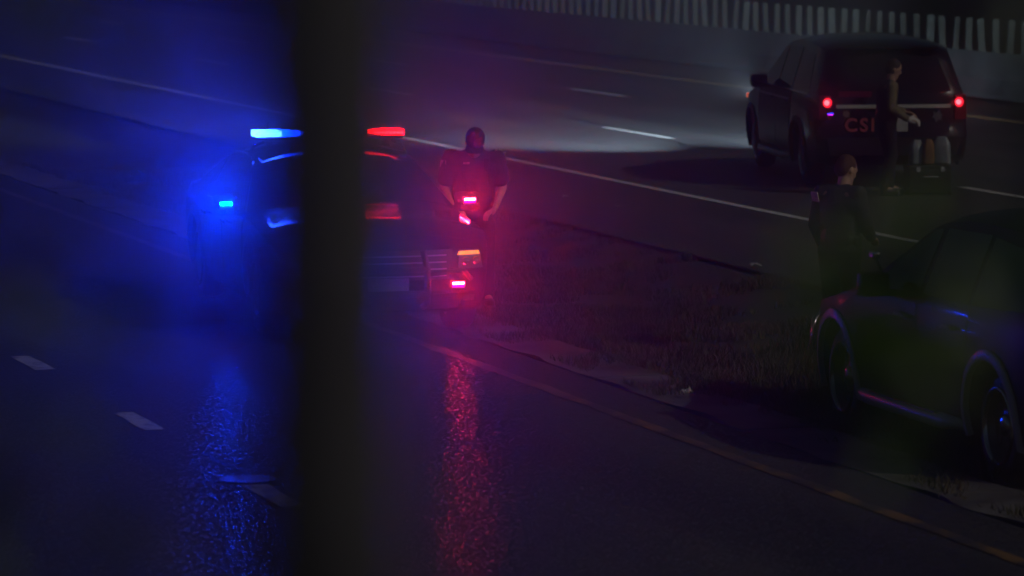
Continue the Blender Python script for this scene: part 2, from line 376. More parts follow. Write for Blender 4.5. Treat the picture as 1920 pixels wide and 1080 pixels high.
# ------------------------------------------------------------------ vehicles
class Body:
    """surface functions of a car body: x right, y forward, z up, origin on the ground between the axles"""
    def __init__(s, top, wid, zb, rear, front, ry, fy, belt, tum, beltw):
        s.Zc, s.Wp, s.Zb, s.rear, s.front = pw(top), pw(wid), pw(zb), pw(rear), pw(front)
        s.ry, s.fy = ry, fy; s.y0, s.y1 = top[-1][0], top[0][0]; s.belt, s.tum = belt, tum; s.beltw = beltw
        s.g = pw([(.15, .90), (.28, .955), (.45, .985), (.7, 1.0), (.86, .998), (belt - .06, .985), (belt, beltw)])
    def X(s, y, z):
        w = s.Wp(y)
        return w * s.g(z) if z <= s.belt else w * s.beltw - (z - s.belt) * s.tum
    def Y(s, y, z):
        if y < s.ry: return s.ry + (y - s.ry) / (s.y0 - s.ry) * (s.rear(z) + .05 - s.ry)
        if y > s.fy: return s.fy + (y - s.fy) / (s.y1 - s.fy) * (s.front(z) - .16 - s.fy)
        return y
    def side(s, y, z, sg, off=0): return (sg * (s.X(y, z) + off), s.Y(y, z), z)
    def topP(s, a, y, off=0):
        zc = s.Zc(y); ze = zc - .09; xe = s.X(y, ze); z = zc - .09 * abs(a) ** 3.2
        return (a * xe, s.Y(y, z), z + off)
    def rearP(s, x, z, off=0): w = s.X(s.y0, z); return (x, s.rear(z) + .05 * min(1.2, abs(x) / w) ** 2 - off, z)
    def frontP(s, x, z, off=0): w = s.X(s.y1, z); return (x, s.front(z) - .16 * min(1.2, abs(x) / w) ** 2 + off, z)
    def mesh(s, axles, rarch, m, parent):
        ys = sorted(set([round(v, 3) for v in np.linspace(s.y0, s.y1, 46)] + [s.y0 + .03, s.y0 + .09, s.y1 - .03, s.y1 - .09]))
        NS, NT = 16, 9; V = []; rings = []
        for y in ys:
            zb = s.Zb(y); ze = s.Zc(y) - .09; half = []
            half.append((s.X(y, zb + .02) * .55, s.Y(y, zb), zb)); half.append((s.X(y, zb + .02) * .93, s.Y(y, zb), zb))
            for i in range(NS):
                z = lerp(zb + .03, ze, i / (NS - 1)); half.append(s.side(y, z, 1))
            for i in range(1, NT): half.append(s.topP(1 - i / NT, y))
            ring = half + [s.topP(0, y)] + [(-x, yy, z) for x, yy, z in half[::-1]]
            rings.append(list(range(len(V), len(V) + len(ring)))); V += ring
        F = []; k = len(rings[0])
        for a, b in zip(rings[:-1], rings[1:]):
            for j in range(k): F.append((a[j], a[(j + 1) % k], b[(j + 1) % k], b[j]))
        h = k // 2
        for ring, fn, flip in ((rings[0], s.rearP, False), (rings[-1], s.frontP, True)):
            C = 6; rows = []
            for j in range(h + 1):
                r = ring[j]; l = ring[k - 1 - j] if j < h else ring[j]
                if j == h: rows.append([r] * (C + 1)); continue
                row = [r]
                for c in range(1, C):
                    x0, _, z0 = V[r]; x1, _, z1 = V[l]; xx = lerp(x0, x1, c / C); V.append(fn(xx, z0)); row.append(len(V) - 1)
                row.append(l); rows.append(row)
            for a, b in zip(rows[:-1], rows[1:]):
                for c in range(C):
                    q = [a[c], a[c + 1], b[c + 1], b[c]]; q = list(dict.fromkeys(q))
                    if len(q) > 2: F.append(tuple(q if not flip else q[::-1]))
        o = obj('body', V, F, m)
        bm = bmesh.new(); bm.from_mesh(o.data); bmesh.ops.remove_doubles(bm, verts=bm.verts, dist=.0005); bmesh.ops.recalc_face_normals(bm, faces=bm.faces); bm.to_mesh(o.data); bm.free()
        cut = MB()
        for ay in axles:
            for sg in (-1, 1):
                cut.tube([(sg * .62, ay, .37), (sg * 1.3, ay, .37)], rarch, n=40)
        c = cut.build('cutter', 'plastic')
        bmod = o.modifiers.new('b', 'BOOLEAN'); bmod.operation = 'DIFFERENCE'; bmod.object = c; bmod.solver = 'EXACT'
        me = evaluated(o, 'body'); bpy.data.objects.remove(o); bpy.data.objects.remove(c)
        me.shade_smooth(); me.set_sharp_from_angle(angle=R(42))
        return obj_me('body', me, parent)
def grid_obj(name, P, m, parent, skirt=None):
    """P[i][j] points; skirt: depth direction function giving the edge a thickness"""
    a, b = len(P), len(P[0]); V = [p for row in P for p in row]; F = []
    for i in range(a - 1):
        for j in range(b - 1): F.append((i * b + j, i * b + j + 1, (i + 1) * b + j + 1, (i + 1) * b + j))
    if skirt:
        ed = [j for j in range(b)] + [i * b + b - 1 for i in range(1, a)] + [(a - 1) * b + j for j in range(b - 2, -1, -1)] + [i * b for i in range(a - 2, 0, -1)]
        k = len(V); V += [tuple(np.add(V[e], skirt)) for e in ed]; n = len(ed)
        for i in range(n): F.append((ed[i], ed[(i + 1) % n], k + (i + 1) % n, k + i))
    o = obj(name, V, F, m, parent, smooth=True)
    bm = bmesh.new(); bm.from_mesh(o.data); bmesh.ops.recalc_face_normals(bm, faces=bm.faces); bm.to_mesh(o.data); bm.free()
    o.data.set_sharp_from_angle(angle=R(40)); return o
def side_patch(B, name, bot, top, sg, off, m, parent, ns=14, nt_=8):
    fb = lambda t, tab: (float(np.interp(t, np.linspace(0, 1, len(tab)), [p[0] for p in tab])), float(np.interp(t, np.linspace(0, 1, len(tab)), [p[1] for p in tab])))
    P = []
    for i in range(ns + 1):
        b = fb(i / ns, bot); t = fb(i / ns, top); P.append([B.side(lerp(b[0], t[0], j / nt_), lerp(b[1], t[1], j / nt_), sg, off) for j in range(nt_ + 1)])
    return grid_obj(name, P, m, parent, (-sg * .02, 0, 0))
def top_patch(B, name, rows, off, m, parent, nx=14, nyy=10, sk=(0, 0, -.02)):
    """rows: list of (y, half-width fraction)"""
    P = []
    for i in range(nyy + 1):
        t = i / nyy; y = float(np.interp(t, np.linspace(0, 1, len(rows)), [r[0] for r in rows])); a = float(np.interp(t, np.linspace(0, 1, len(rows)), [r[1] for r in rows]))
        P.append([B.topP(lerp(-a, a, j / nx), y, off) for j in range(nx + 1)])
    return grid_obj(name, P, m, parent, sk)
def end_patch(fn, name, z0, z1, xb0, xb1, xt0, xt1, off, m, parent, sgn, nx=10, nz=6):
    P = [[fn(lerp(lerp(xb0, xb1, j / nx), lerp(xt0, xt1, j / nx), i / nz), lerp(z0, z1, i / nz), off) for j in range(nx + 1)] for i in range(nz + 1)]
    return grid_obj(name, P, m, parent, (0, -sgn * .03, 0))

def lathe(prof, n=36):
    V = []; F = []; k = len(prof)
    for i in range(n):
        a = 2 * math.pi * i / n
        for x, r in prof: V.append((x, r * math.cos(a), r * math.sin(a)))
    for i in range(n):
        for j in range(k - 1): F.append((i * k + j, ((i + 1) % n) * k + j, ((i + 1) % n) * k + j + 1, i * k + j + 1))
    return V, F
_wheel = {}
def wheel(parent, x, y, rt):
    """wheel assembly: tyre and rim, outer face towards +x for sg=1"""
    sg = 1 if x > 0 else -1
    if rt not in _wheel:
        V, F = lathe([(-.11, rt * .66), (-.115, rt * .8), (-.10, rt * .93), (-.07, rt * .985), (-.03, rt), (.03, rt), (.07, rt * .985), (.10, rt * .93), (.115, rt * .8), (.108, rt * .66)])
        ty = bpy.data.meshes.new('tyre'); ty.from_pydata(V, [], F); ty.shade_smooth(); ty.materials.append(M['rubber'])
        V, F = lathe([(-.10, rt * .66), (.108, rt * .67), (.112, rt * .645), (.09, rt * .61), (.045, rt * .57), (.035, rt * .42), (.055, rt * .30), (.06, rt * .2), (.055, .001)])
        mb = MB(); mb.add(V, F)
        for q in range(10):
            a = 2 * math.pi * q / 10; mb.tube([(.03, rt * .49 * math.cos(a), rt * .49 * math.sin(a)), (.05, rt * .49 * math.cos(a), rt * .49 * math.sin(a))], .022, 8)
        rm = bpy.data.meshes.new('rim'); rm.from_pydata(mb.v, [], mb.f); rm.shade_smooth(); rm.set_sharp_from_angle(angle=R(35)); rm.materials.append(M['steel'])
        V, F = lathe([(.108, rt * .70), (.122, rt * .69), (.128, rt * .665), (.124, rt * .635), (.10, rt * .62)]); lp = bpy.data.meshes.new('rim_lip'); lp.from_pydata(V, [], F); lp.shade_smooth(); lp.materials.append(M['chrome'])
        V, F = lathe([(.056, rt * .21), (.078, rt * .2), (.09, rt * .12), (.093, .001)], 20); hc = bpy.data.meshes.new('hub_cap'); hc.from_pydata(V, [], F); hc.shade_smooth(); hc.materials.append(M['chrome'])
        mb = MB(); mb.tube([(.045, 0, 0), (.07, 0, 0)], .013, 6); ln = bpy.data.meshes.new('lug_nut'); ln.from_pydata(mb.v, [], mb.f); ln.materials.append(M['chrome'])
        _wheel[rt] = (ty, rm, lp, hc, ln)
    w = bpy.data.objects.new('wheel', None); COL.objects.link(w); w.parent = parent; w.location = (x, y, rt); w.rotation_euler = (random.uniform(0, 6), 0, 0) if sg > 0 else (random.uniform(0, 6), 0, math.pi)
    for me in _wheel[rt]:
        for q in range(5 if me.name.startswith('lug') else 1):
            o = obj_me(me.name.split('.')[0], me, w)
            if me.name.startswith('lug'): a = 2 * math.pi * q / 5 + .3; o.location = (0, rt * .3 * math.cos(a), rt * .3 * math.sin(a))
    return w
def arch_trim(B, parent, ay, sg, r0, r1, m):
    P = []
    for i in range(25):
        a = lerp(R(-14), R(194), i / 24); row = []
        for r, off in ((r0, -.02), (r0, .022), ((r0 + r1) / 2, .026), (r1, .012), (r1, -.02)):
            y = ay + r * math.cos(a); z = .37 + r * math.sin(a); z = max(z, .2)
            row.append((sg * (B.X(y, max(z, .25)) + off), y, z))
        P.append(row)
    return grid_obj('wheel_arch_trim', P, m, parent)
def mirror(B, parent, y, z, sg, m):
    mb = MB(); xo = B.X(y, z)
    mb.box((sg * (xo + .15), y, z + .06), (.22, .14, .17), bev=.045); mb.box((sg * (xo + .03), y + .0, z), (.12, .07, .05), bev=.015)
    o = mb.build('mirror', m, parent, True); o.data.set_sharp_from_angle(angle=R(40))
    MB().box((sg * (xo + .15), y - .072, z + .065), (.17, .006, .12)).build('mirror_glass', 'glass', o)
    return o
def rot_empty(parent, o): o.parent = parent
def led_head(parent, name, c, sg_y, w, h, m_led, m_lens, m_under, rows=7):
    """small surface light: bezel, lens, glowing row of diodes"""
    root = MB().box(c, (w + .02, .03, h + .02), bev=.006).build(name, 'plastic', parent)
    x, y, z = c
    MB().box((x, y + sg_y * .016, z - h * .22), (w * .9, .008, h * .42), bev=.002).build('lens', m_under, root)
    mb = MB()
    for i in range(rows): mb.ell((x + (i - (rows - 1) / 2) * w * .9 / rows, y + sg_y * .019, z + h * .22), (w * .42 / rows, .006, h * .24), nu=8, nv=6)
    mb.build('led_row', m_led, root)
    return root

SEDAN = dict(
    top=[(2.46, .80), (2.42, .84), (2.3, .89), (2.0, .95), (1.5, 1.0), (1.12, 1.035), (.95, 1.10), (.25, 1.42), (.05, 1.465), (-.35, 1.48), (-.8, 1.45), (-1.05, 1.39), (-1.75, 1.13), (-1.9, 1.10), (-2.3, 1.09), (-2.42, 1.07), (-2.48, 1.02)],
    wid=[(2.46, .80), (2.42, .86), (2.3, .905), (2.0, .935), (1.5, .95), (0, .94), (-1.5, .955), (-2.1, .94), (-2.38, .90), (-2.45, .86), (-2.48, .82)],
    zb=[(2.46, .34), (2.35, .24), (1.9, .19), (-1.9, .2), (-2.35, .27), (-2.48, .36)],
    rear=[(.2, -2.42), (.45, -2.54), (.62, -2.56), (.9, -2.53), (1.1, -2.48), (1.5, -2.2)],
    front=[(.2, 2.42), (.4, 2.53), (.6, 2.54), (.75, 2.52), (.9, 2.44), (1.2, 2.3)],
    ry=-2.0, fy=1.95, belt=.97, tum=.52, beltw=.955)
SUV = dict(
    top=[(2.42, .78), (2.38, .83), (2.25, .89), (1.9, .98), (1.4, 1.07), (.98, 1.16), (.84, 1.22), (.02, 1.63), (-.18, 1.68), (-.6, 1.715), (-1.3, 1.71), (-2.0, 1.67), (-2.35, 1.63), (-2.46, 1.59)],
    wid=[(2.42, .74), (2.38, .80), (2.25, .87), (1.9, .955), (1.5, .985), (0, .98), (-1.5, .99), (-2.1, .975), (-2.36, .935), (-2.43, .90), (-2.46, .87)],
    zb=[(2.42, .36), (2.3, .28), (1.9, .24), (-1.9, .25), (-2.3, .32), (-2.46, .4)],
    rear=[(.2, -2.48), (.45, -2.60), (.66, -2.62), (.72, -2.56), (1.02, -2.54), (1.12, -2.52), (1.55, -2.30), (1.75, -2.20)],
    front=[(.2, 2.36), (.45, 2.49), (.65, 2.49), (.8, 2.41), (1.0, 2.24)],
    ry=-1.7, fy=1.9, belt=1.10, tum=.40, beltw=.965)
TALL = dict(SUV)
def stretch(z): return z if z < .6 else .6 + (z - .6) * 1.135
TALL['top'] = [(y, stretch(z)) for y, z in SUV['top']]; TALL['rear'] = [(stretch(z), y) for z, y in SUV['rear']]; TALL['front'] = [(stretch(z), y) for z, y in SUV['front']]
TALL['belt'] = stretch(1.10); TALL['tum'] = .30
TALL['wid'] = [(y, w * 1.02) for y, w in SUV['wid']]

def common(B, t, sgs, win, door, paint, door_paint, handle_z, wmat='glass', ax=1.51, rt=.37, arch=.44, trim_m='plastic', mir=(.8, 1.02)):
    B.mesh((ax, -ax), arch, paint, t)
    for sg in (-1, 1):
        for bot, top in win: side_patch(B, 'side_window', bot, top, sg, .006, wmat, t)
        for i, (bot, top) in enumerate(door):
            d = side_patch(B, 'door', bot, top, sg, .007, door_paint, t, ns=18)
            hy = bot[0][0] * .85 + bot[-1][0] * .15 if bot[0][0] < bot[-1][0] else bot[-1][0]
            hy += .06; P = B.side(hy, handle_z, sg)
            MB().box((P[0] + sg * .035, hy, handle_z), (.022, .2, .028), bev=.008).box((P[0] + sg * .018, hy - .08, handle_z), (.03, .02, .02)).box((P[0] + sg * .018, hy + .08, handle_z), (.03, .02, .02)).build('handle', 'plastic' if paint != 'dark_paint' else 'trim', d)
        for ay in (ax, -ax):
            arch_trim(B, t, ay, sg, arch - .012, arch + .055, trim_m); wheel(t, sg * .80, ay, rt)
        mirror(B, t, mir[0], mir[1], sg, paint)

def place(t, x, y, rz, z=0, pitch=0): t.location = (x, y, z); t.rotation_euler = (pitch, 0, rz)

# --- patrol sedan facing the camera, emergency lights on
def patrol_sedan():
    t = empty('police_car', 'dark police sedan with blue and red emergency lights flashing, facing the camera', 'police car')
    B = Body(**SEDAN)
    win = [([(.02, .985), (.86, .985)], [(.02, 1.35), (.20, 1.35)]), ([(-.95, .985), (-.05, .985)], [(-.80, 1.36), (-.05, 1.37)]), ([(-1.35, 1.0), (-1.02, .99)], [(-1.02, 1.22), (-.95, 1.30)])]
    door = [([(-.02, .33), (1.02, .33)], [(-.02, .95), (1.02, .93)]), ([(-1.0, .33), (-.05, .33)], [(-1.18, .95), (-.05, .95)])]
    common(B, t, None, win, door, 'black_paint', 'black_paint', .84, ax=1.52, rt=.36, arch=.415, mir=(.80, .96))
    for sg in (-1, 1):
        side_patch(B, 'window_trim', [(-.98, .965), (.88, .965)], [(-.98, .980), (.88, .980)], sg, .012, 'chrome', t, nt_=1)
        side_patch(B, 'window_trim', [(-.80, 1.372), (-.02, 1.385), (.16, 1.36)], [(-.80, 1.384), (-.02, 1.397), (.15, 1.372)], sg, .010, 'chrome', t, nt_=1)
    top_patch(B, 'windscreen', [(1.03, .93), (.3, .90)], .006, 'glass', t)
    top_patch(B, 'rear_window', [(-1.02, .86), (-1.70, .82)], .006, 'glass', t)
    h = top_patch(B, 'hood', [(2.36, .80), (2.2, .86), (1.13, .93)], .006, 'black_paint', t)
    top_patch(B, 'boot_lid', [(-1.86, .86), (-2.40, .84)], .006, 'black_paint', t)
    # front end
    g = end_patch(B.frontP, 'grille', .52, .76, -.52, .52, -.56, .56, .006, 'plastic', t, 1)
    for i in range(4): end_patch(B.frontP, 'grille_bar', .545 + i * .055, .557 + i * .055, -.5, .5, -.5, .5, .014, 'trim', g, 1, nz=1)
    end_patch(B.frontP, 'bumper_intake', .27, .40, -.62, .62, -.68, .68, .006, 'plastic', t, 1)
    MB().box((0, 2.56, .46), (.34, .01, .16)).build('licence_plate', 'plate', t)
    for sg in (-1, 1):
        hl = end_patch(B.frontP, 'headlight', .60, .75, sg * .60, sg * .83, sg * .62, sg * .80, .008, 'lens_clear', t, 1)
        end_patch(B.frontP, 'turn_signal', .712, .742, sg * .60, sg * .80, sg * .62, sg * .79, .014, 'amber' if sg < 0 else 'lens_clear', hl, 1, nz=2)
        mb = MB(); mb.ell((sg * .67, 2.44, .66), (.04, .03, .035)); mb.ell((sg * .76, 2.405, .66), (.035, .03, .035)); mb.build('projector', 'chrome', hl, True)
        end_patch(B.frontP, 'fog_light', .33, .38, sg * .66, sg * .76, sg * .66, sg * .76, .012, 'lens_clear', t, 1)
        tl = end_patch(B.rearP, 'tail_light', .88, 1.0, sg * .35, sg * .80, sg * .35, sg * .78, .008, 'lens_red', t, -1)
    MB().box((.5, 2.30, .5), (.01, .01, .01)).build('side_marker', 'amber_dim', t)
    # push bumper
    pb = MB()
    for sg in (-1, 1):
        pb.tube([(sg * .30, 2.50, .30), (sg * .30, 2.66, .34), (sg * .30, 2.67, .62), (sg * .28, 2.60, .76)], .028, 10)
        pb.tube([(sg * .30, 2.67, .58), (sg * .62, 2.58, .60), (sg * .70, 2.50, .52)], .022, 10)
    pb.tube([(-.30, 2.67, .62), (.30, 2.67, .62)], .026, 10); pb.tube([(-.30, 2.665, .42), (.30, 2.665, .42)], .03, 10)
    pb.build('push_bumper', 'plastic', t, True)
    # mirror beams, red bumper light and an added blue one
    mx = B.X(.8, .96) + .15
    led_head(t, 'mirror_light', (mx, .80 + .082, 1.03), 1, .11, .05, 'blue_led', 'lens_blue', 'blue_dim')
    led_head(t, 'mirror_light', (-mx, .80 + .082, 1.03), 1, .11, .05, 'red_led', 'lens_red', 'purple_lens')
    f0 = B.frontP(-.62, .47)
    led_head(t, 'bumper_light', (-.60, f0[1] + .02, .47), 1, .11, .05, 'red_led', 'lens_red', 'purple_lens')
    led_head(t, 'bumper_light', (.44, B.frontP(.44, .47)[1] + .03, .47), 1, .11, .05, 'blue_led_added', 'lens_blue', 'blue_dim')  # unseen blue lamp added behind the post to light the near suv
    # light bar
    lb = MB().box((0, -.05, 1.535), (1.30, .20, .03), bev=.01).build('light_bar', 'plastic', t)
    for sg in (-1, 1): MB().box((sg * .52, -.05, 1.49), (.05, .10, .075), bev=.01).tube([(sg * .56, -.05, 1.50), (sg * .66, -.05, 1.46), (sg * .70, -.05, 1.39)], .012, 6).build('mounting_foot', 'chrome', lb)
    MB().box((0, -.05, 1.568), (.26, .24, .045), bev=.014).build('centre_housing', 'plastic', lb)
    def module(x0, x1, m, tip):
        V = []; F = []        # lens wedge: deep at the outer end, pointed towards the centre
        n = 8
        for i in range(n + 1):
            u = i / n; x = lerp(x0, x1, u); hh = lerp(.026, tip, u ** 1.6); dd = .13
            V += [(x, -.05 + dd, 1.574 - hh), (x, -.05 + dd + .02, 1.574), (x, -.05 + dd, 1.574 + hh), (x, -.05 - dd, 1.574 + hh), (x, -.05 - dd, 1.574 - hh)]
        for i in range(n):
            for j in range(5): F.append((i * 5 + j, i * 5 + (j + 1) % 5, i * 5 + 5 + (j + 1) % 5, i * 5 + 5 + j))
        F += [tuple(range(5))[::-1], tuple(range(n * 5, n * 5 + 5))]
        o = obj('lens_module', V, F, m, lb)
        bm = bmesh.new(); bm.from_mesh(o.data); bmesh.ops.recalc_face_normals(bm, faces=bm.faces); bm.to_mesh(o.data); bm.free(); return o
    module(.655, .43, 'blue_bar_core', .024); module(.425, .17, 'blue_bar', .005)
    module(-.655, -.52, 'red_bar', .024); module(-.515, -.33, 'red_bar', .004); module(-.325, -.17, 'lens_red', .005)
    for i in range(8): MB().box((-.63 + i * .034, .098, 1.574), (.024, .02, .02), bev=.004).build('red_led', 'red_bar_core', lb)
    # side aerials
    MB().tube([(.2, -1.9, 1.09), (.2, -1.93, 1.55)], .005, 6).build('aerial', 'plastic', t)
    return t
car_a = patrol_sedan(); place(car_a, -1.60, 34.1, R(193.5))

# --- SUVs
def suv(label, spec, paint, door_paint, tall, name='police_suv'):
    t = empty(name, label, 'police suv')
    B = Body(**spec); Z = stretch if tall else (lambda z: z)
    bl = B.belt + .015
    win = [([(-.12, bl), (.72, bl)], [(-.16, Z(1.545)), (-.02, Z(1.53))]), ([(-1.04, bl), (-.21, bl)], [(-1.04, Z(1.565)), (-.25, Z(1.555))]), ([(-2.05, bl + .03), (-1.12, bl)], [(-1.85, Z(1.50)), (-1.12, Z(1.555))])]
    door = [([(-.15, .40), (1.0, .40)], [(-.15, B.belt - .02), (.92, B.belt - .03)]), ([(-1.0, .40), (-.18, .40)], [(-1.12, B.belt - .02), (-.18, B.belt - .02)])]
    common(B, t, None, win, door, paint, door_paint, B.belt - .15, rt=.37, arch=.44, mir=(.34, B.belt - .02), trim_m='trim' if not tall else 'plastic')
    top_patch(B, 'windscreen', [(.92, .93), (.08, .90)], .006, 'glass', t)
    top_patch(B, 'hood', [(2.34, .82), (2.2, .88), (1.02, .93)], .006, paint, t)
    for sg in (-1, 1):
        # rocker step
        mb = MB(); mb.tube([(sg * (B.X(0, .3) - .02), 1.04, .30), (sg * (B.X(0, .3) + .02), .95, .32), (sg * (B.X(0, .3) + .05), .75, .315), (sg * (B.X(0, .3) + .05), -.75, .315), (sg * (B.X(0, .3) + .02), -.95, .32), (sg * (B.X(0, .3) - .02), -1.04, .30)], [.02, .035, .052, .052, .035, .02], 12)
        st = mb.build('side_step', 'trim', t, True)
        MB().box((sg * (B.X(0, .3) + .06), 0, .363), (.06, 1.3, .012), bev=.004).build('step_pad', 'plastic', st)
        hl = end_patch(B.frontP, 'headlight', Z(.66), Z(.78), sg * .50, sg * .74, sg * .52, sg * .72, .008, 'lens_clear', t, 1)
        end_patch(B.frontP, 'bumper_lamp', .45, .52, sg * .60, sg * .76, sg * .60, sg * .76, .010, 'lens_clear', t, 1)
    g = end_patch(B.frontP, 'grille', .54, Z(.76), -.44, .44, -.47, .47, .006, 'plastic', t, 1)
    for i in range(4): end_patch(B.frontP, 'grille_bar', .57 + i * .05, .585 + i * .05, -.42, .42, -.43, .43, .014, 'trim', g, 1, nz=1)
    end_patch(B.frontP, 'bumper_intake', .34, .46, -.55, .55, -.6, .6, .006, 'plastic', t, 1)
    # tail
    end_patch(B.rearP, 'rear_window', Z(1.13), Z(1.50), -.74, .74, -.60, .60, .008, 'glass', t, -1)
    tg = end_patch(B.rearP, 'tailgate', .70, Z(1.07), -.70, .70, -.74, .74, .010, paint, t, -1)
    end_patch(B.rearP, 'rear_bumper', .42, .64, -.80, .80, -.84, .84, .014, 'plastic', t, -1)
    MB().box((0, -2.28, Z(1.60)), (1.22, .22, .04), rot=(R(-6), 0, 0), bev=.012).build('spoiler', paint, t)
    return t, B, Z

# near SUV on the grass at the right, seen from its left rear
car_b, BB, _ = suv('dark police suv parked on the grass, front half in view beside the standing officer', SUV, 'dark_paint', 'white_paint', False)
place(car_b, 3.63, 26.55, R(14.4), -.13, R(-.9))
pb = MB()
for sg in (-1, 1):
    pb.tube([(sg * .34, 2.42, .40), (sg * .34, 2.62, .44), (sg * .34, 2.63, .80), (sg * .32, 2.56, .90)], .028, 10)
    pb.tube([(sg * .34, 2.62, .74), (sg * .70, 2.55, .76), (sg * .84, 2.36, .70), (sg * .86, 2.34, .50), (sg * .72, 2.50, .46), (sg * .34, 2.62, .46)], .022, 10)
pb.tube([(-.34, 2.63, .80), (.34, 2.63, .80)], .026, 10); pb.tube([(-.34, 2.62, .52), (.34, 2.62, .52)], .03, 10)
pb.build('push_bumper', 'chrome', car_b, True)
for sg in (-1, 1): end_patch(BB.rearP, 'tail_light', .86, 1.06, sg * .74, sg * .90, sg * .76, sg * .89, .012, 'lens_red', car_b, -1)
MB().box((-BB.X(2.08, .68) - .003, BB.Y(2.08, .68), .68), (.014, .08, .03), bev=.004).build('side_marker', 'lens_red', car_b)
MB().box((-.94, .78, 1.30), (.05, .12, .05), bev=.015).tube([(-.86, .82, 1.16), (-.92, .80, 1.28)], .012, 8).build('spotlight', 'chrome', car_b)
# badge on the front wing
MB().box((-.995, .98, .80), (.008, .10, .07), bev=.003).build('fender_badge', 'chrome', car_b)

# CSI SUV standing in the far road, seen from behind
car_c, BC, ZC = suv('black CSI police suv stopped on the far road, tail lights lit', TALL, 'black_paint', 'white_paint', True)
CX, CYY, CRZ = 4.37, 50.7, R(7.6)
place(car_c, CX, CYY, CRZ)
for sg in (-1, 1):
    tl = end_patch(BC.rearP, 'tail_light', .86, 1.16, sg * .78, sg * .93, sg * .78, sg * .92, .016, 'lens_red', car_c, -1)
    P = BC.rearP(sg * .83, 1.06, .03)
    MB().ell((P[0], P[1], 1.07), (.055, .02, .06)).build('lamp', 'tail' if sg < 0 else 'tail', tl, True)
    mb = MB(); mb.ell((P[0] - .01, P[1] - .014, 1.07), (.035, .012, .035)); mb.build('lamp_core', 'tail_core', tl, True)
P = BC.rearP(-.80, .92, .04); led_head(car_c, 'tail_flasher', (P[0], P[1], .93), -1, .07, .03, 'blue_dim', 'lens_red', 'purple_lens', 4)
bar_ = end_patch(BC.rearP, 'trim_bar', 1.0, 1.045, -.72, .72, -.72, .72, .026, 'silver', car_c, -1, nz=2)
end_patch(BC.rearP, 'vinyl_band', 1.14, 1.21, -.69, -.28, -.68, -.28, .020, 'lens_red', car_c, -1)
P = BC.rearP(0, .72, .03); MB().box((0, P[1], .80), (.33, .012, .17)).build('licence_plate', 'plate', car_c)
def text_mesh(txt, size):
    cu = bpy.data.curves.new('t', 'FONT'); cu.body = txt; cu.size = size; cu.extrude = .003; cu.align_x = 'CENTER'; cu.space_character = 1.25; cu.offset = .006
    o = bpy.data.objects.new('t', cu); COL.objects.link(o); me = evaluated(o, 'lettering'); bpy.data.objects.remove(o); return me
me = text_mesh('CSI', .23); me.materials.clear(); me.materials.append(M['red_vinyl'])
o = obj_me('lettering', me, car_c); P = BC.rearP(-.45, .78, .022); o.location = (-.44, P[1] - .045, .72); o.rotation_euler = (R(90), 0, 0)
def star(name, c, r, m, parent, n=6):
    V = []; 
    for yy in (-.006, .006):
        V.append((c[0], c[1] + yy, c[2]))
        for i in range(2 * n):
            a = math.pi * i / n + .26; q = r if i % 2 == 0 else r * .55; V.append((c[0] + q * math.cos(a), c[1] + yy, c[2] + q * math.sin(a)))
    k = 2 * n + 1; F = [(0, i + 1, (i + 1) % (2 * n) + 1) for i in range(2 * n)] + [(k, k + (i + 1) % (2 * n) + 1, k + i + 1) for i in range(2 * n)] + [(i + 1, k + i + 1, k + (i + 1) % (2 * n) + 1, (i + 1) % (2 * n) + 1) for i in range(2 * n)]
    return obj(name, V, F, m, parent)
P = BC.rearP(.55, .9, .022); star('emblem', (.55, P[1], .90), .085, 'grey_vinyl', car_c)
P = BC.rearP(-.62, .93, .022); star('emblem', (-.60, P[1], .93), .06, 'grey_vinyl', car_c)
MB().box((-BC.X(2.02, .93) - .004, BC.Y(2.02, .93), .93), (.024, .10, .06), bev=.008).build('side_marker', 'amber_dim', car_c)
side_patch(BC, 'door_trim_strip', [(-1.0, 1.03), (1.0, 1.03)], [(-1.0, 1.055), (1.0, 1.055)], -1, .013, 'silver', car_c, nt_=1)
for sg in (-1, 1): side_patch(BC, 'window_trim', [(-2.0, BC.belt - .012), (.75, BC.belt - .012)], [(-2.0, BC.belt + .006), (.75, BC.belt + .006)], sg, .016, 'chrome', car_c, ns=24, nt_=1)
# its headlights, lit, shining up the far road away from the camera
for sg in (-1, 1):
    L = bpy.data.lights.new('headlight_beam', 'SPOT'); L.energy = 27000; L.spot_size = R(88); L.spot_blend = 1; L.color = (.62, .82, 1); L.shadow_soft_size = .06
    lo = bpy.data.objects.new('headlight_beam', L); COL.objects.link(lo); lo.parent = car_c; lo.location = (sg * .72, 2.56, .9); lo.rotation_euler = (R(90 + 21), 0, R(26 if sg < 0 else 6))

